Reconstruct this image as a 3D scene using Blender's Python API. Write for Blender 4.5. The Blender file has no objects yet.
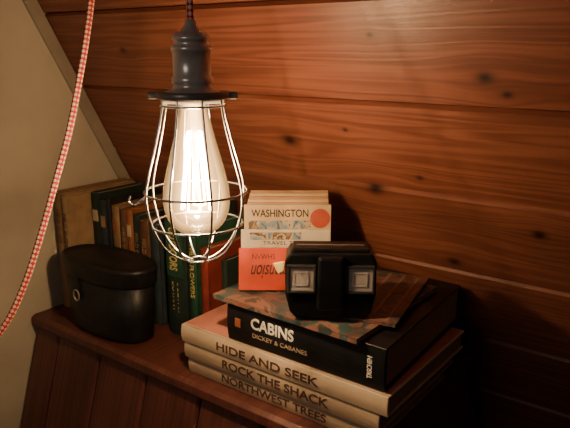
import bpy, math, random
from mathutils import Vector, Matrix
random.seed(4)
ZO=1.2
X=Vector((1,0,0));Y=Vector((0,1,0));Z=Vector((0,0,1))
R=Vector((.799,.602,0)).normalized(); D=Vector((-.602,.799,0)).normalized()
S=bpy.context.scene
# ---------------- materials
def newmat(n):
    m=bpy.data.materials.new(n); m.use_nodes=True
    return m,m.node_tree.nodes,m.node_tree.links,m.node_tree.nodes['Principled BSDF']
def mat(n,c,rough=.6,metal=0,var=.12,scale=60,bump=.1,coat=0,spec=.4):
    m,N,L,b=newmat(n)
    b.inputs['Roughness'].default_value=rough; b.inputs['Metallic'].default_value=metal
    b.inputs['Specular IOR Level'].default_value=spec
    b.inputs['Coat Weight'].default_value=coat
    tc=N.new('ShaderNodeTexCoord'); no=N.new('ShaderNodeTexNoise'); no.inputs['Scale'].default_value=scale; no.inputs['Detail'].default_value=5
    L.new(tc.outputs['Object'],no.inputs['Vector'])
    r=N.new('ShaderNodeValToRGB'); e=r.color_ramp.elements
    e[0].position=.3;e[1].position=.7
    e[0].color=(c[0]*(1-var),c[1]*(1-var),c[2]*(1-var),1); e[1].color=(min(1,c[0]*(1+var)),min(1,c[1]*(1+var)),min(1,c[2]*(1+var)),1)
    L.new(no.outputs['Fac'],r.inputs['Fac']); L.new(r.outputs['Color'],b.inputs['Base Color'])
    if bump:
        bp=N.new('ShaderNodeBump'); bp.inputs['Strength'].default_value=bump; bp.inputs['Distance'].default_value=.001
        L.new(no.outputs['Fac'],bp.inputs['Height']); L.new(bp.outputs['Normal'],b.inputs['Normal'])
    return m
KN=[(.728,.0395,.010),(.434,-.069,.013),(.556,-.137,.012),(.774,-.173,.009),(.656,-.249,.010),(.533,-.043,.004),(.628,-.108,.005),(.75,.020,.006),
    (.16,.07,.007),(1.0,-.05,.012),(1.2,.1,.014),(1.5,-.2,.012),(.95,-.35,.011),(.3,.22,.012),(.9,.3,.013),(1.4,.5,.012),(.85,-.27,.006),(.60,.09,.004)]
def wood(n,dark,mid,light,along,bw,bidx,rough=.38,knots=(),gs=1.0,spec=.5):
    m,N,L,b=newmat(n)
    b.inputs['Roughness'].default_value=rough; b.inputs['Specular IOR Level'].default_value=spec
    def M(op,a,b_=None,c=None):
        x=N.new('ShaderNodeMath');x.operation=op
        for i,v in enumerate((a,b_,c)):
            if v is None: continue
            if isinstance(v,(int,float)): x.inputs[i].default_value=v
            else: L.new(v,x.inputs[i])
        return x.outputs[0]
    tc=N.new('ShaderNodeTexCoord'); sp=N.new('ShaderNodeSeparateXYZ'); L.new(tc.outputs['Object'],sp.inputs[0])
    al=sp.outputs[along]; ac=sp.outputs[bidx]
    idx=M('FLOOR',M('DIVIDE',ac,bw))
    wn=N.new('ShaderNodeTexWhiteNoise'); wn.noise_dimensions='1D'; L.new(idx,wn.inputs['W'])
    off=M('MULTIPLY',wn.outputs['Value'],7.3)
    core=None;shift=None
    for kx,ky,kr in knots:
        dx=M('DIVIDE',M('SUBTRACT',al,kx),kr*1.35); dy=M('DIVIDE',M('SUBTRACT',ac,ky),kr)
        d2=M('MULTIPLY_ADD',dx,dx,M('MULTIPLY',dy,dy))
        c_=M('EXPONENT',M('MULTIPLY',d2,-1.6))
        dxs=M('MULTIPLY',dx,.28)
        w_=M('EXPONENT',M('MULTIPLY',M('MULTIPLY_ADD',dxs,dxs,M('MULTIPLY',M('MULTIPLY',dy,dy),.12)),-1))
        s_=M('MULTIPLY',M('MULTIPLY',dy,w_),kr*-.55)
        core=c_ if core is None else M('ADD',core,c_)
        shift=s_ if shift is None else M('ADD',shift,s_)
    ac2=ac if shift is None else M('ADD',ac,shift)
    cg=N.new('ShaderNodeCombineXYZ'); L.new(M('MULTIPLY_ADD',al,1.1*gs,off),cg.inputs[0])
    L.new(M('MULTIPLY',ac2,34*gs),cg.inputs[1]); L.new(off,cg.inputs[2])
    n1=N.new('ShaderNodeTexNoise'); n1.inputs['Scale'].default_value=1; n1.inputs['Detail'].default_value=2; n1.inputs['Distortion'].default_value=.15
    L.new(cg.outputs[0],n1.inputs['Vector'])
    rings=M('MULTIPLY_ADD',M('SINE',M('MULTIPLY',n1.outputs['Fac'],58)),.5,.5)
    cf=N.new('ShaderNodeCombineXYZ'); L.new(M('MULTIPLY',al,7),cf.inputs[0]); L.new(M('MULTIPLY',ac2,420),cf.inputs[1])
    n2=N.new('ShaderNodeTexNoise'); n2.inputs['Scale'].default_value=1; n2.inputs['Detail'].default_value=4; L.new(cf.outputs[0],n2.inputs['Vector'])
    n3=N.new('ShaderNodeTexNoise'); n3.inputs['Scale'].default_value=1; n3.inputs['Detail'].default_value=2
    ch=N.new('ShaderNodeCombineXYZ'); L.new(M('MULTIPLY_ADD',al,3,off),ch.inputs[0]); L.new(M('MULTIPLY',ac2,22),ch.inputs[1]); L.new(ch.outputs[0],n3.inputs['Vector'])
    f=M('ADD',M('MULTIPLY',rings,.30),M('MULTIPLY',n2.outputs['Fac'],.40))
    f=M('ADD',f,M('MULTIPLY',n3.outputs['Fac'],.24))
    f=M('ADD',f,M('MULTIPLY',M('SUBTRACT',wn.outputs['Value'],.5),.20))
    r=N.new('ShaderNodeValToRGB'); e=r.color_ramp.elements
    e[0].position=.2;e[0].color=(*light,1); e[1].position=.84;e[1].color=(*dark,1); q=e.new(.48);q.color=(*mid,1)
    L.new(f,r.inputs['Fac'])
    out=r.outputs['Color']
    if core is not None:
        mx=N.new('ShaderNodeMix');mx.data_type='RGBA'; mx.clamp_factor=True; L.new(M('MULTIPLY',core,1.0),mx.inputs['Factor']); L.new(out,mx.inputs['A']); mx.inputs['B'].default_value=(dark[0]*.2,dark[1]*.22,dark[2]*.22,1)
        out=mx.outputs['Result']
    L.new(out,b.inputs['Base Color'])
    bp=N.new('ShaderNodeBump'); bp.inputs['Strength'].default_value=.3; bp.inputs['Distance'].default_value=.001
    L.new(f,bp.inputs['Height']); L.new(bp.outputs['Normal'],b.inputs['Normal'])
    return m
PINE=wood('varnished_pine',(.092,.024,.015),(.180,.055,.033),(.245,.087,.050),0,.1337,1,rough=.45,knots=KN)
SHELFW=wood('stained_boards',(.06,.018,.014),(.105,.033,.025),(.14,.047,.035),1,.11,0,rough=.42)
FLOORW=wood('floor_boards',(.06,.03,.015),(.12,.06,.03),(.17,.09,.05),0,.14,1,rough=.5)
PLASTER=mat('plaster',(.52,.455,.34),.85,var=.12,scale=9,bump=.3)
TRIM=mat('painted_trim',(.34,.28,.21),.6,var=.1,scale=25)
PAGES=mat('book_pages',(.30,.23,.16),.9,var=.25,scale=300,bump=.3)
BLACKC=mat('black_cover',(.009,.009,.011),.38,var=.3,scale=40)
CREAM=mat('cream_cover',(.58,.44,.30),.5,var=.05)
CREAM2=mat('tan_cover',(.42,.31,.21),.5,var=.05)
PINK=mat('pink_cover',(.50,.20,.15),.5,var=.15,scale=14)
INK=mat('dark_ink',(.03,.02,.02),.6)
WHITEINK=mat('white_ink',(.8,.75,.65),.5)
BROWNINK=mat('brown_ink',(.07,.035,.028),.6)
TIN=mat('black_enamel',(.008,.008,.009),.45,var=.4,scale=90,bump=.15)
STEEL=mat('plated_steel',(.66,.69,.72),.24,1,var=.05)
PEWTER=mat('pewter_metal',(.62,.58,.55),.28,.45,var=.12,scale=80,spec=.9)
BAKE=mat('bakelite',(.005,.005,.006),.3,var=.2,spec=.3)
DARKM=mat('dark_metal',(.20,.18,.17),.35,.45)
# ---------------- mesh helpers
def link(o,parent=None):
    S.collection.objects.link(o)
    if parent is not None:
        o.parent=parent; o.matrix_parent_inverse=Matrix.Translation(-parent.location)
    return o
def empty(n,loc):
    e=bpy.data.objects.new(n,None); e.location=(loc[0],loc[1],loc[2]+ZO); e.empty_display_size=.05
    S.collection.objects.link(e); return e
def mesh(n,vs,fs,mats,parent=None,mi=None,smooth=False,bevel=0,seg=2,zo=True):
    me=bpy.data.meshes.new(n)
    me.from_pydata([Vector(v)+(Z*ZO if zo else Z*0) for v in vs],[],fs)
    for m in (mats if isinstance(mats,(list,tuple)) else [mats]): me.materials.append(m)
    import bmesh
    bm=bmesh.new(); bm.from_mesh(me)
    bm.faces.ensure_lookup_table()
    if mi:
        for f,i in zip(bm.faces,mi): f.material_index=i
    bmesh.ops.recalc_face_normals(bm,faces=bm.faces)
    if smooth:
        for f in bm.faces: f.smooth=True
    bm.to_mesh(me); bm.free()
    o=bpy.data.objects.new(n,me); link(o,parent)
    if bevel:
        b=o.modifiers.new('bevel','BEVEL'); b.width=bevel; b.segments=seg; b.limit_method='ANGLE'
    return o
class G:
    def __init__(s): s.v=[];s.f=[];s.m=[]
    def box(s,O,A,B,C,m=0):
        O=Vector(O);k=len(s.v)
        for c in (0,1):
            for b in (0,1):
                for a in (0,1): s.v.append(O+A*a+B*b+C*c)
        for f in ((0,1,3,2),(4,5,7,6),(0,1,5,4),(2,3,7,6),(0,2,6,4),(1,3,7,5)): s.f.append(tuple(k+i for i in f)); s.m.append(m)
    def prism(s,pts,E,m=0):
        k=len(s.v);n=len(pts)
        s.v+=[Vector(p) for p in pts]+[Vector(p)+E for p in pts]
        s.f.append(tuple(range(k,k+n)));s.m.append(m); s.f.append(tuple(range(k+n,k+2*n)));s.m.append(m)
        for i in range(n):
            j=(i+1)%n; s.f.append((k+i,k+j,k+n+j,k+n+i)); s.m.append(m)
    def make(s,n,mats,parent=None,**k): return mesh(n,s.v,s.f,mats,parent,mi=s.m,**k)
def book(n,O,A,B,C,Ln,W,T,cover,parent,pages=PAGES,cb=.0025,rnd=.003,bevel=.0008):
    O=Vector(O);g=G()
    g.box(O,A*Ln,B*W,C*cb,0)
    g.box(O+C*(T-cb),A*Ln,B*W,C*cb,0)
    pts=[];K=8
    for i in range(K+1):
        t=i/K; pts.append(O+C*(T*t)-B*(rnd*math.sin(math.pi*t)))
    pts+= [O+C*T+B*.003,O+B*.003]
    g.prism(pts,A*Ln,0)
    e=.003
    g.box(O+A*e+B*.003+C*cb,A*(Ln-2*e),B*(W-.003-e),C*(T-2*cb),1)
    return g.make(n,[cover,pages],parent,bevel=bevel,seg=1)
def text(s,O,r,u,w,h,m,parent,n='lettering',shear=0,off=.0003,bold=0):
    c=bpy.data.curves.new(n,'FONT'); c.body=s; c.extrude=.004; c.shear=shear; c.offset=bold
    t=bpy.data.objects.new(n+'_tmp',c); S.collection.objects.link(t)
    bpy.context.view_layer.update()
    me=bpy.data.meshes.new_from_object(t.evaluated_get(bpy.context.evaluated_depsgraph_get()))
    bpy.data.objects.remove(t)
    xs=[v.co.x for v in me.vertices];ys=[v.co.y for v in me.vertices]
    x0,x1,y0,y1=min(xs),max(xs),min(ys),max(ys)
    nn=r.cross(u).normalized(); O=Vector(O)
    for v in me.vertices:
        a=(v.co.x-x0)/(x1-x0);b=(v.co.y-y0)/(y1-y0)
        v.co=O+r*(a*w)+u*(b*h)+nn*(off if v.co.z>0 else -.001)+Z*ZO
    me.materials.clear(); me.materials.append(m)
    o=bpy.data.objects.new(n,me); link(o,parent); return o
def catmull(P,n=8):
    P=[Vector(p) for p in P];P=[2*P[0]-P[1]]+P+[2*P[-1]-P[-2]];o=[]
    for i in range(1,len(P)-2):
        for k in range(n):
            t=k/n;a,b,c,d=P[i-1:i+3]
            o.append(.5*((2*b)+(c-a)*t+(2*a-5*b+4*c-d)*t*t+(3*b-a-3*c+d)*t**3))
    o.append(P[-2]);return o
def tube(n,P,r,m,parent=None,seg=10,closed=False):
    P=[Vector(p) for p in P];N=len(P);vs=[];fs=[];uv=[];L=0;nrm=None;ls=[]
    for i,p in enumerate(P):
        if closed: t=(P[(i+1)%N]-P[i-1]).normalized()
        else: t=(P[min(i+1,N-1)]-P[max(i-1,0)]).normalized()
        if nrm is None: nrm=t.orthogonal().normalized()
        nrm=(nrm-t*nrm.dot(t)).normalized();bn=t.cross(nrm)
        if i: L+=(p-P[i-1]).length
        ls.append(L)
        rr=r[i] if isinstance(r,list) else r
        for k in range(seg):
            a=2*math.pi*k/seg; vs.append(p+(nrm*math.cos(a)+bn*math.sin(a))*rr+Z*ZO)
    for i in range(N if closed else N-1):
        j=(i+1)%N
        for k in range(seg):
            q=(k+1)%seg; fs.append((i*seg+k,i*seg+q,j*seg+q,j*seg+k)); l2=ls[j] if j else L
            uv+= [(k/seg,ls[i]),((k+1)/seg,ls[i]),((k+1)/seg,l2),(k/seg,l2)]
    me=bpy.data.meshes.new(n);me.from_pydata(vs,[],fs)
    u=me.uv_layers.new(name='UVMap')
    for i,c in enumerate(uv): u.data[i].uv=c
    for p in me.polygons:p.use_smooth=True
    me.materials.append(m);o=bpy.data.objects.new(n,me);return link(o,parent)
def lathe(n,prof,c,m,parent,seg=48):
    vs=[];fs=[]
    for r,z in prof:
        for k in range(seg):
            a=2*math.pi*k/seg; vs.append(Vector((c[0]+r*math.cos(a),c[1]+r*math.sin(a),z)))
    for i in range(len(prof)-1):
        for k in range(seg):
            q=(k+1)%seg; fs.append((i*seg+k,i*seg+q,(i+1)*seg+q,(i+1)*seg+k))
    return mesh(n,vs,fs,m,parent,smooth=True)
# ---------------- room
XL=-.975
def wy(z): return .624+.523*(.076-z)
bw=.1337; g=G(); XR=1.3
for i in range(-9,10):
    y0=i*bw;y1=y0+bw;v=.004
    pts=[(0,y0+.0008,-.014),(0,y0+.0008,-.0055),(0,y0+v,0),(0,y1-v,0),(0,y1-.0008,-.0055),(0,y1-.0008,-.014)]
    g.prism([Vector(p) for p in pts],Vector((XR-XL,0,0)))
g.box((0,-9*bw,-.03),Vector((XR-XL,0,0)),Vector((0,19*bw,0)),Vector((0,0,.0155)))
w=g.make('wall_sloped',PINE,zo=False)
s=Vector((0,-.463,.886)).normalized(); nn=X.cross(s)
w.matrix_world=Matrix((( 1,s.x,nn.x,XL),(0,s.y,nn.y,wy(-.065)),(0,s.z,nn.z,-.065+ZO),(0,0,0,1)))
g=G(); g.prism([(XL-.05,-1.6,-1.2),(XL-.05,wy(-1.2)+.03,-1.2),(XL-.05,wy(1.15)+.03,1.15),(XL-.05,-1.6,1.15)],X*.05)
g.make('wall_left',PLASTER)
g=G(); g.box((XL-.05,-1.6,-1.23),X*2.4,Y*3.0,Z*.03); g.make('floor',FLOORW)
g=G(); n2=Vector((0,-.886,-.463))
a=Vector((XL,wy(-.46),-.46))+n2*.001; b=Vector((XL,wy(1.1),1.1))+n2*.001
g.prism([a,b,b+n2*.021,a+n2*.021],X*.008); g.make('trim_1',TRIM,bevel=.001)
# ledge
LZ=-.448; LX=-.31; LF=.562; LL=XL+.0015
shelf=empty('wooden_ledge',((XL+LX)/2,.7,LZ))
g=G(); g.prism([(LL,LF+.004,LZ),(LL,LF-.003,LZ-.004),(LL,LF-.004,LZ-.016),(LL,LF+.002,LZ-.022),(LL,wy(LZ-.022)-.004,LZ-.022),(LL,wy(LZ)-.004,LZ)],X*(LX-LL))
g.make('top_board',SHELFW,shelf,bevel=.001)
def boards():
    g=G(); an=math.radians(17)
    dn=Vector((0,-math.sin(an),-math.cos(an))); nf=Vector((0,dn.z,-dn.y))
    Lb=(1.2+LZ-.025)/math.cos(an)
    O=Vector((0,LF+.006,LZ-.02)); xs=[LL,-.907,-.797,-.687,-.576,-.466,-.356,LX]
    for i in range(len(xs)-1):
        x0=xs[i]+.0012;x1=xs[i+1]-.0012
        a=O+X*x0;bv=.004;wd=x1-x0
        g.prism([a-nf*.015,a-nf*bv,a+X*bv,a+X*(wd-bv),a+X*wd-nf*bv,a+X*wd-nf*.015],dn*Lb)
    return g
boards().make('front_boards',SHELFW,shelf)
g=G(); g.prism([(LX-.016,LF+.02,LZ-.022),(LX-.016,wy(LZ)-.03,LZ-.022),(LX-.016,wy(-1.19)-.03,-1.19),(LX-.016,LF-.19,-1.19)],X*.014); g.make('side_board',SHELFW,shelf)
# ---------------- stack of books
st=empty('stack_of_books',(-.45,.7,LZ))
SY=.578
book('lower_book',(-.610,SY+.004,LZ+.0005),X,Y,Z,.300,.205,.0235,CREAM2,st,rnd=.002)
book('middle_book',(-.613,SY,LZ+.0245),X,Y,Z,.312,.212,.0235,CREAM2,st,rnd=.002)
book('upper_book',(-.616,SY-.002,LZ+.0485),X,Y,Z,.326,.218,.0255,CREAM,st,rnd=.002)
g=G(); g.box((-.613,SY+.004,LZ+.0742),X*.32,Y*.208,Z*.0006); g.make('pink_cover_art',PINK,st)
CZ=LZ+.0755
book('large_black_book',(-.531,.580,CZ),X,(Y-X*.05).normalized(),Z,.234,.238,.053,BLACKC,st,cb=.003,rnd=.003)
text('HIDE AND SEEK',(-.548,SY-.0041,LZ+.0555),X,Z,.165,.0115,BROWNINK,st,bold=.015)
text('ROCK THE SHACK',(-.540,SY-.0021,LZ+.031),X,Z,.170,.0115,BROWNINK,st,bold=.015)
text('NORTHWEST TREES',(-.545,SY+.0019,LZ+.007),X,Z,.170,.0110,BROWNINK,st,bold=.015)
text('CABINS',(-.489,.5769,CZ+.026),X,Z,.067,.0150,WHITEINK,st,bold=.02)
text('DICKEY & CABANES',(-.487,.5773,CZ+.014),X,Z,.085,.0060,CREAM2,st)
text('TASCHEN',(-.313,.5769,CZ+.013),Z,-X,.027,.0065,WHITEINK,st,bold=.015)
RO=mat('orange_print',(.35,.11,.05),.5)
g=G(); g.box((-.516,.5765,CZ+.022),X*.009,Y*.003,Z*.012); g.make('spine_picture',RO,st)
# ---------------- magazines on top
def artmat(n,cols,scale,dist=1.2):
    m,N,L,b=newmat(n); b.inputs['Roughness'].default_value=.4
    tc=N.new('ShaderNodeTexCoord'); no=N.new('ShaderNodeTexNoise'); no.inputs['Scale'].default_value=scale; no.inputs['Detail'].default_value=3; no.inputs['Distortion'].default_value=dist
    L.new(tc.outputs['Object'],no.inputs['Vector'])
    r=N.new('ShaderNodeValToRGB'); r.color_ramp.interpolation='CONSTANT'; e=r.color_ramp.elements
    k=len(cols); e[0].position=0;e[0].color=(*cols[0],1); e[1].position=.36;e[1].color=(*cols[1],1)
    for i in range(2,k):
        q=e.new(.36+.32*(i-1)/(k-1)); q.color=(*cols[i],1)
    L.new(no.outputs['Fac'],r.inputs['Fac']); L.new(r.outputs['Color'],b.inputs['Base Color']); return m
ART=artmat('teal_map_print',[(.02,.04,.045),(.04,.06,.06),(.14,.065,.05),(.05,.085,.088),(.22,.11,.08),(.04,.05,.05)],19,.6)
ART2=artmat('brown_stripe_print',[(.04,.03,.03),(.10,.045,.035),(.16,.07,.05),(.05,.05,.05),(.12,.07,.05)],24)
TZ=CZ+.0535
def thin(n,c,ang,w,d,z,t,m):
    r=Matrix.Rotation(math.radians(ang),3,'Z'); a=r@X;b=r@Y
    e=empty(n,(c[0],c[1],z)); O=Vector((c[0],c[1],z))
    g=G(); g.box(O,a*w,b*d,Z*.0006,0); g.box(O+Z*(t-.0006),a*w,b*d,Z*.0006,0); g.box(O-b*.0004,a*w,b*.001,Z*t,0); g.box(O+a*.001+b*.001+Z*.0006,a*(w-.002),b*(d-.002),Z*(t-.0012),1)
    g.make('cover_and_pages',[m,PAGES],e); return e,O,a,b
e,O,a,b=thin('magazine',(-.551,.574),-1,.222,.205,TZ,.0065,ART)
e2,O2,a2,b2=thin('magazine',(-.412,.60),12,.105,.175,TZ+.007,.003,ART2)
STR=mat('stripe_print',(.22,.13,.09),.5)
g=G()
for i in range(5):
    g.box(O2+a2*(.010+.020*i)+b2*.004+Z*.003,a2*.004,b2*.165,Z*.0003)
g.make('stripes',STR,e2)
MZ=TZ+.0102
# ---------------- card packets
def card(n,r0,d0,zb,w,h,t,m,parent,lean=8):
    up=(Z*math.cos(math.radians(lean))+D*math.sin(math.radians(lean)))
    back=(D*math.cos(math.radians(lean))-Z*math.sin(math.radians(lean)))
    O=R*r0+D*d0+Z*zb
    g=G(); g.box(O,R*w,up*h,back*t); g.make(n,m,parent,bevel=.0004,seg=1); return O,up,back
TAN=mat('kraft_paper',(.42,.23,.12),.7,var=.08); PALE=mat('pale_card',(.52,.37,.22),.7,var=.06); WHT=mat('white_card',(.55,.47,.36),.6)
REDC=mat('red_card',(.46,.045,.012),.5,var=.05); SKY=artmat('landscape_print',[(.06,.12,.2),(.2,.26,.3),(.45,.35,.22),(.10,.08,.05),(.3,.17,.1)],60)
pk=empty('picture_reel_packets',(-.50,.67,MZ))
tones=[TAN,PALE,TAN,PALE,TAN]
for i in range(5):
    card('packet_%d'%i,-.052+.001*i,.8445+.0045*i,MZ,.112-.001*i,.105+.0031*i,.003,tones[i],pk,lean=5)
O,up,bk=card('washington_packet',-.056,.839,MZ,.119,.103,.003,PALE,pk,lean=5)
text('WASHINGTON',O+up*.086-bk*.0001+R*.010,R,up,.078,.0105,INK,pk,bold=.015)
g=G(); g.box(O+up*.060+R*.006-bk*.0006,R*.085,up*.021,bk*.001); g.make('landscape_picture',SKY,pk)
cpt=O+up*.084+R*.104-bk*.0008; pts=[cpt+(R*math.cos(t)+up*math.sin(t))*.0135 for t in [2*math.pi*k/28 for k in range(28)]]
SEAL=mat('red_print',(.40,.07,.04),.5)
g=G(); g.prism(pts,bk*.001); g.make('red_seal',SEAL,pk)
O,up,bk=card('white_packet',-.060,.830,MZ,.122,.071,.003,WHT,pk,lean=5)
text('TRAVEL TOURS',O+up*.050-bk*.0001+R*.03,R,up,.065,.005,INK,pk)
g=G(); g.box(O+up*.057+R*.012-bk*.0006,R*.07,up*.010,bk*.001); g.make('picture_band',SKY,pk)
rp=empty('red_card_packet',(-.5,.62,MZ))
O,up,bk=card('card_sleeve',-.061,.792,MZ,.105,.056,.005,REDC,rp,lean=14)
text('mansion',O+up*.034+R*.066-bk*.0001,-R,-up,.050,.018,INK,rp,shear=.4,bold=.01)
text('NVWHS',O+up*.041+R*.018-bk*.0001,R,up,.030,.007,INK,rp)
# ---------------- stereo viewer
vr=(R*math.cos(.04)-D*math.sin(.04)).normalized(); vd=Vector((-vr.y,vr.x,0)); 
VO=Vector((-.3755,.5860,MZ+.0002)); sv=empty('stereo_slide_viewer',VO)
def vp(x,y,z): return VO+vr*x+vd*y+Z*z
H=.080
prof=[(-.041,0),(.041,0),(.048,.008),(.053,.030),(.053,H-.010),(.048,H),(-.048,H),(-.053,H-.010),(-.053,.030),(-.048,.008)]
g=G(); g.prism([vp(x,.006,z) for x,z in prof],vd*.046); g.make('body',BAKE,sv,bevel=.003,seg=3)
g=G(); g.prism([vp(-.0165,.008,.012),vp(.0165,.008,.012),vp(.0150,.008,H-.002),vp(-.0150,.008,H-.002)],-vd*.010); g.make('nose_block',BAKE,sv,bevel=.004,seg=3)
g=G(); g.box(vp(-.045,.012,H-.001),vr*.090,vd*.034,Z*.005); g.make('reel_slot_rim',BAKE,sv,bevel=.002)
g=G(); g.box(vp(-.040,.027,H+.0035),vr*.080,vd*.003,Z*.0012); g.make('reel_slot',DARKM,sv)
LENS=mat('frosted_window',(.34,.30,.29),.3,var=.1); RIM=mat('window_rim',(.03,.03,.03),.3)
for i,x in enumerate((-.0340,.0340)):
    g=G(); hw=.0170; zc=.050
    for (x0,x1,z0,z1) in ((-hw,hw,-hw,-hw+.003),(-hw,hw,hw-.003,hw),(-hw,-hw+.003,-hw,hw),(hw-.003,hw,-hw,hw)):
        g.box(vp(x+x0,.001,zc+z0),vr*(x1-x0),vd*.008,Z*(z1-z0))
    g.make('window_frame_%d'%i,RIM,sv,bevel=.0008)
    g=G(); g.box(vp(x-.0142,.0035,zc-.0142),vr*.0284,vd*.004,Z*.0284); g.make('window_%d'%i,LENS,sv)
    g=G(); hw=.0085
    for (x0,x1,z0,z1) in ((-hw,hw,-hw,-hw+.0012),(-hw,hw,hw-.0012,hw),(-hw,-hw+.0012,-hw,hw),(hw-.0012,hw,-hw,hw)):
        g.box(vp(x+x0,.0028,zc+z0),vr*(x1-x0),vd*.002,Z*(z1-z0))
    g.make('window_ridge_%d'%i,LENS,sv)
for i,x in enumerate((-.026,.026)):
    tube('eyepiece_%d'%i,[vp(x,.050,.040),vp(x,.056,.040),vp(x,.064,.040)],[.016,.0165,.018],BAKE,sv,seg=24)
YEL=mat('cream_plastic',(.70,.55,.20),.4)
g=G(); g.prism([vp(-.067,.004,.068),vp(-.053,.004,.071),vp(-.054,.004,.060),vp(-.061,.004,.056)],vd*.003); g.make('advance_lever',YEL,sv,bevel=.0008)
# ---------------- row of books
rw=empty('row_of_books',(-.8,.7,LZ))
def cm(n,c): return mat(n,c,.55,var=.2,scale=50)
T1=cm('tan_cloth',(.24,.14,.07));T2=cm('pale_tan_cloth',(.33,.21,.11));DG=cm('dark_green_cloth',(.016,.03,.024));BL=cm('slate_cloth',(.03,.045,.055));BRN=cm('brown_cloth',(.12,.055,.03));OR=cm('orange_cloth',(.27,.10,.045));BK=cm('black_cloth',(.016,.015,.015))
RD=cm('red_cloth',(.20,.03,.02)); LAB=cm('paper_label',(.5,.4,.26))
lst=[(T1,.021,.210,.14),(T2,.017,.205,.14),(DG,.024,.206,.13),(BL,.018,.196,.125),(BK,.010,.20,.12),(T1,.019,.190,.12),(BRN,.015,.186,.12),(OR,.016,.188,.12),(DG,.018,.182,.12),(BRN,.022,.176,.12),(BL,.020,.172,.12)]
x=-.965
for i,(m,t,h,d) in enumerate(lst):
    yb=(.618 if i<2 else .664)+.004*random.random(); d=min(d,wy(LZ+h)-yb-.012)
    if i<2: d=min(.16,wy(LZ+h)-yb-.012)
    book('book_%d'%i,(x,yb,LZ+.0005),Z,Y,X,h,d,t,m,rw,cb=.002,rnd=.003)
    if i in (2,3,5,7):
        lm=[None,None,LAB,T2,None,OR,None,LAB][i]
        g=G(); g.box((x+t*.22,yb-.0033,LZ+h*.76),X*t*.56,Y*.003,Z*.02); g.make('label_%d'%i,lm,rw)
    if i in (0,1,6,8,9): text('FIELD GUIDE',(x+t*.3,yb-.003,LZ+h-.03),-Z,X,.06,t*.4,BROWNINK if i<2 else T2,rw)
    x+=t+.0008
gx=-.7345
GREEN=cm('green_cloth',(.016,.065,.036))
book('tall_green_book',(gx,.660,LZ+.0005),Z,Y,X,.205,.118,.046,DG,rw,cb=.003,rnd=.004)
g=G(); g.box((gx+.006,.6555,LZ+.10),X*.034,Y*.003,Z*.09); g.make('green_panel',GREEN,rw)
YL=cm('yellow_print',(.55,.42,.16))
text('OUTDOORS',(gx+.013,.6553,LZ+.18),-Z,X,.07,.017,YL,rw,bold=.02)
text('BOTANY',(gx+.015,.6565,LZ+.09),-Z,X,.05,.014,YL,rw)
book('small_green_book',(gx+.0475,.664,LZ+.0005),Z,Y,X,.180,.12,.016,GREEN,rw,cb=.002,rnd=.003)
text('WILD FLOWERS',(gx+.052,.6608,LZ+.16),-Z,X,.09,.008,YL,rw)
book('red_book',(gx+.0645,.672,LZ+.0005),Z,Y,X,.150,.13,.016,RD,rw,cb=.002,rnd=.003)
book('dark_thin_book',(gx+.082,.70,LZ+.0005),Z,Y,X,.128,.12,.012,DG,rw,cb=.002,rnd=.003)
# ---------------- black tin
tc=(-.818,.6112); tn=empty('oval_lidded_tin',(tc[0],tc[1],LZ))
TA,TB=.0985,.0455
def oval(prof,n,m):
    vs=[];fs=[];K=64
    for s_,z in prof:
        for k in range(K):
            a=2*math.pi*k/K; c=math.cos(a);q=math.sin(a);ex=2/2.4
            vs.append(Vector((tc[0]+math.copysign(abs(c)**ex,c)*TA*s_,tc[1]+math.copysign(abs(q)**ex,q)*TB*s_,LZ+z)))
    for i in range(len(prof)-1):
        for k in range(K):
            q=(k+1)%K; fs.append((i*K+k,i*K+q,(i+1)*K+q,(i+1)*K+k))
    fs.append(tuple(range(K))); fs.append(tuple(range((len(prof)-1)*K,len(prof)*K)))
    return mesh(n,vs,fs,m,tn,smooth=True)
oval([(.84,.0006),(.87,.002),(.88,.008),(.90,.03),(.945,.100)],'body',TIN)
oval([(.955,.094),(.985,.095),(.99,.097),(1.0,.115),(1.005,.117),(1.005,.120),(.985,.1225),(.93,.124),(.91,.1225),(.5,.125),(.05,.126)],'lid',TIN)
HASP=mat('hasp_metal',(.35,.31,.28),.35,.5)
g=G(); g.box((-.848,.5655,LZ+.060),X*.010,Y*.010,Z*.042); g.make('hasp',TIN,tn,bevel=.001)
tube('hasp_loop',[Vector((-.843+.007*math.cos(t),.5645,LZ+.066+.009*math.sin(t))) for t in [2*math.pi*k/20 for k in range(20)]],.0013,HASP,tn,closed=True)
# ---------------- cord material
m,N,L,b=newmat('braided_cord'); b.inputs['Roughness'].default_value=.8
tcn=N.new('ShaderNodeTexCoord'); sp=N.new('ShaderNodeSeparateXYZ'); L.new(tcn.outputs['UV'],sp.inputs[0])
def M(op,a,b_=None,c=None):
    x=N.new('ShaderNodeMath');x.operation=op
    for i,v in enumerate((a,b_,c)):
        if v is None: continue
        if isinstance(v,(int,float)): x.inputs[i].default_value=v
        else: L.new(v,x.inputs[i])
    return x.outputs[0]
p1=M('SINE',M('MULTIPLY',M('MULTIPLY_ADD',sp.outputs[1],85,M('MULTIPLY',sp.outputs[0],2)),2*math.pi))
p2=M('SINE',M('MULTIPLY',M('SUBTRACT',M('MULTIPLY',sp.outputs[1],85),M('MULTIPLY',sp.outputs[0],2)),2*math.pi))
pp=M('GREATER_THAN',M('MULTIPLY',p1,p2),.08)
mx=N.new('ShaderNodeMix');mx.data_type='RGBA';L.new(pp,mx.inputs['Factor']);mx.inputs['A'].default_value=(.55,.018,.022,1);mx.inputs['B'].default_value=(.85,.70,.58,1)
L.new(mx.outputs['Result'],b.inputs['Base Color']); CORD=m
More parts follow.
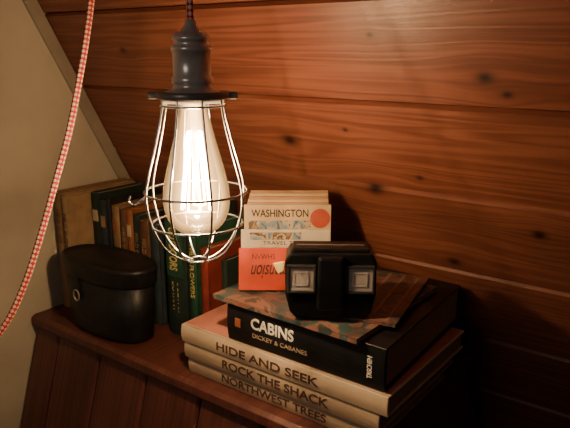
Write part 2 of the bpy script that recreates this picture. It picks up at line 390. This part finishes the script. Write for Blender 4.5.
# ---------------- pendant lamp
lx,ly=-.465,.464
pl=empty('pendant_lamp',(lx,ly,-.12))
hz=.076+(.624-ly)/.523
lathe('ceiling_hook_plate',[(0.001,hz-.012),(.012,hz-.012),(.018,hz-.004),(.018,hz+.008)],(lx,ly),PEWTER,pl)
tube('hanging_cord',[(lx,ly,.018+i*(hz-.028)/60) for i in range(61)],.0033,CORD,pl)
lathe('socket',[(.0034,.028),(.0050,.027),(.0056,.022),(.0080,.0195),(.0095,.016),(.016,.0140),(.0185,.011),(.0190,.008),(.0172,.0072),(.0172,.003),(.0198,.0022),(.0204,0),(.0198,-.003),(.0188,-.004),(.0188,-.026),(.0205,-.028),(.0205,-.033),(.0188,-.035),(.021,-.039),(.030,-.0425),(.031,-.0445),(.031,-.052),(.026,-.052),(.012,-.05)],(lx,ly),PEWTER,pl)
lathe('cage_flange',[(.020,-.0415),(.036,-.0415),(.037,-.043),(.037,-.047),(.036,-.0485),(.020,-.0485),(.020,-.0415)],(lx,ly),DARKM,pl)
g=G()
for sgn in (-1,1):
    C0=Vector((lx,ly,-.049))+R*(.034 if sgn>0 else -.045)-D*.004
    g.box(C0,R*.011,D*.008,Z*.007)
g.make('cage_screws',DARKM,pl,bevel=.001)
m,N,L,b=newmat('bulb_glass_glow'); N.remove(b); out=N['Material Output']
tr=N.new('ShaderNodeBsdfTransparent'); tr.inputs[0].default_value=(1,.93,.82,1)
gl=N.new('ShaderNodeBsdfGlossy'); gl.inputs['Roughness'].default_value=.03
lw=N.new('ShaderNodeLayerWeight'); lw.inputs['Blend'].default_value=.25
ms=N.new('ShaderNodeMixShader'); L.new(lw.outputs['Fresnel'],ms.inputs[0]); L.new(tr.outputs[0],ms.inputs[1]); L.new(gl.outputs[0],ms.inputs[2])
em=N.new('ShaderNodeEmission'); em.inputs[0].default_value=(1,.54,.19,1)  # filament glow painted onto the glass shell as emission, fading towards its edges
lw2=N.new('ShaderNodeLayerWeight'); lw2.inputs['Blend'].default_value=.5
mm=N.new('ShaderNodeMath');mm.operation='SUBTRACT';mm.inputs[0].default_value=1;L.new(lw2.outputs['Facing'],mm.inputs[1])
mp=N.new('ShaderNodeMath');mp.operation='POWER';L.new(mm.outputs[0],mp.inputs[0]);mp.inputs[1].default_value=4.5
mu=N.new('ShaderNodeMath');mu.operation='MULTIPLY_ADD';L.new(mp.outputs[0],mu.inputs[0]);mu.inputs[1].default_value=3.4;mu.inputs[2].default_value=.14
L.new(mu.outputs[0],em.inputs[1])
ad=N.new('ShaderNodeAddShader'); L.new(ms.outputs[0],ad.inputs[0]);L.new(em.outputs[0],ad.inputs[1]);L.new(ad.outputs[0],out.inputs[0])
GLASS=m
pr=[(.0135,-.050),(.0140,-.060),(.017,-.072),(.0215,-.090),(.027,-.110),(.0320,-.130),(.0345,-.145),(.0345,-.156),(.0325,-.167),(.028,-.177),(.021,-.184),(.012,-.188),(.0005,-.189)]
pr=[(max(p.x,.0004),p.z) for p in catmull([(a,0,b) for a,b in pr],4)]
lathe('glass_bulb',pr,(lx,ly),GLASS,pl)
m,N,L,b=newmat('hot_filament'); N.remove(b); em=N.new('ShaderNodeEmission'); em.inputs[0].default_value=(1,.66,.34,1); em.inputs[1].default_value=90
L.new(em.outputs[0],N['Material Output'].inputs[0]); FIL=m
pts=[]
K=8
for k in range(K):
    a=2*math.pi*k/K+.2
    zt,zb_=-.082,-.162
    for z in ((zt,zb_) if k%2==0 else (zb_,zt)):
        r=.007 if z==zt else .016
        pts.append((lx+r*math.cos(a),ly+r*math.sin(a),z))
PP=[]
for i in range(len(pts)-1):
    a,b_=Vector(pts[i]),Vector(pts[i+1])
    for k in range(6): PP.append(a.lerp(b_,k/6))
PP.append(Vector(pts[-1]))
tube('filament',PP,.0011,FIL,pl,seg=6)
GS=mat('glass_stem',(.5,.45,.35),.2)
tube('filament_stem',[(lx,ly,-.052),(lx,ly,-.07),(lx,ly,-.12),(lx,ly,-.158)],[.006,.004,.0012,.0012],GS,pl)
cp=[(.031,-.048),(.034,-.068),(.0415,-.098),(.0488,-.124),(.0525,-.143),(.051,-.164),(.044,-.187),(.032,-.206),(.018,-.216),(.008,-.219)]
cpp=catmull([(a,0,b) for a,b in cp],4)
for k in range(8):
    a=2*math.pi*(k+.35)/8
    tube('cage_wire_%d'%k,[(lx+p.x*math.cos(a),ly+p.x*math.sin(a),p.z) for p in cpp],.0012,STEEL,pl,seg=8)
for i,(r,z) in enumerate(((.053,-.143),(.0475,-.178),(.0095,-.2185),(.0325,-.055))):
    tube('cage_ring_%d'%i,[(lx+r*math.cos(t),ly+r*math.sin(t),z) for t in [2*math.pi*k/48 for k in range(48)]],.0013,STEEL,pl,seg=8,closed=True)
C0=Vector((lx,ly,-.155))-R*.052
tube('cage_latch',catmull([C0+Z*.006,C0-R*.006+Z*.002,C0-R*.013-Z*.004,C0-R*.019,C0-R*.017+Z*.006],5),.0011,STEEL,pl,seg=8)
# loose power cord, hanging in a swag from the same hook
base=[(-.483,.366,.057),(-.480,.355,.0156),(-.479,.342,-.026),(-.479,.328,-.068),(-.482,.313,-.109),(-.485,.297,-.151),(-.490,.278,-.197),(-.500,.259,-.234),(-.523,.229,-.271)]
q=1.40
cpts=[(lx-.008,ly-.008,hz-.03),(-.55,.462,.27),(-.645,.495,.16)]+[(a*q,b*q,c*q) for a,b,c in base]+[(-.80,.27,-.47),(-.84,.22,-.65),(-.85,.18,-.9),(-.83,.14,-1.12),(-.78,.06,-1.194),(-.6,-.05,-1.195)]
tube('power_cord',catmull(cpts,16),.0039,CORD,None,seg=12)
# ---------------- light
ld=bpy.data.lights.new('bulb_light','POINT'); ld.energy=4.8; ld.color=(1,.71,.42); ld.shadow_soft_size=.005
lo=bpy.data.objects.new('bulb_light',ld); lo.location=(lx,ly,-.130+ZO); S.collection.objects.link(lo); lo.parent=pl; lo.matrix_parent_inverse=Matrix.Translation(-pl.location)
# weak unseen fill light, added up behind camera left to brighten socket and cord
al=bpy.data.lights.new('fill_light','AREA'); al.energy=1.9; al.color=(1,.82,.70); al.size=.4
ao=bpy.data.objects.new('fill_light',al); ao.location=(-.35,-.95,.25+ZO); S.collection.objects.link(ao)
ao.rotation_euler=(Vector((-.55,.6,-.1))-Vector((-.35,-.95,.25))).to_track_quat('-Z','Y').to_euler()
wd=bpy.data.worlds.new('dim_room'); S.world=wd; wd.use_nodes=True
wd.node_tree.nodes['Background'].inputs[0].default_value=(1,.78,.64,1); wd.node_tree.nodes['Background'].inputs[1].default_value=.03
# ---------------- camera
p=math.radians(14.5)
F=D*math.cos(p)-Z*math.sin(p); U=D*math.sin(p)+Z*math.cos(p)
cd=bpy.data.cameras.new('camera'); cd.sensor_width=36; cd.lens=640/570*36; cd.clip_start=.02
co=bpy.data.objects.new('camera',cd); S.collection.objects.link(co)
co.matrix_world=Matrix(((R.x,U.x,-F.x,0),(R.y,U.y,-F.y,0),(R.z,U.z,-F.z,ZO),(0,0,0,1)))
S.camera=co
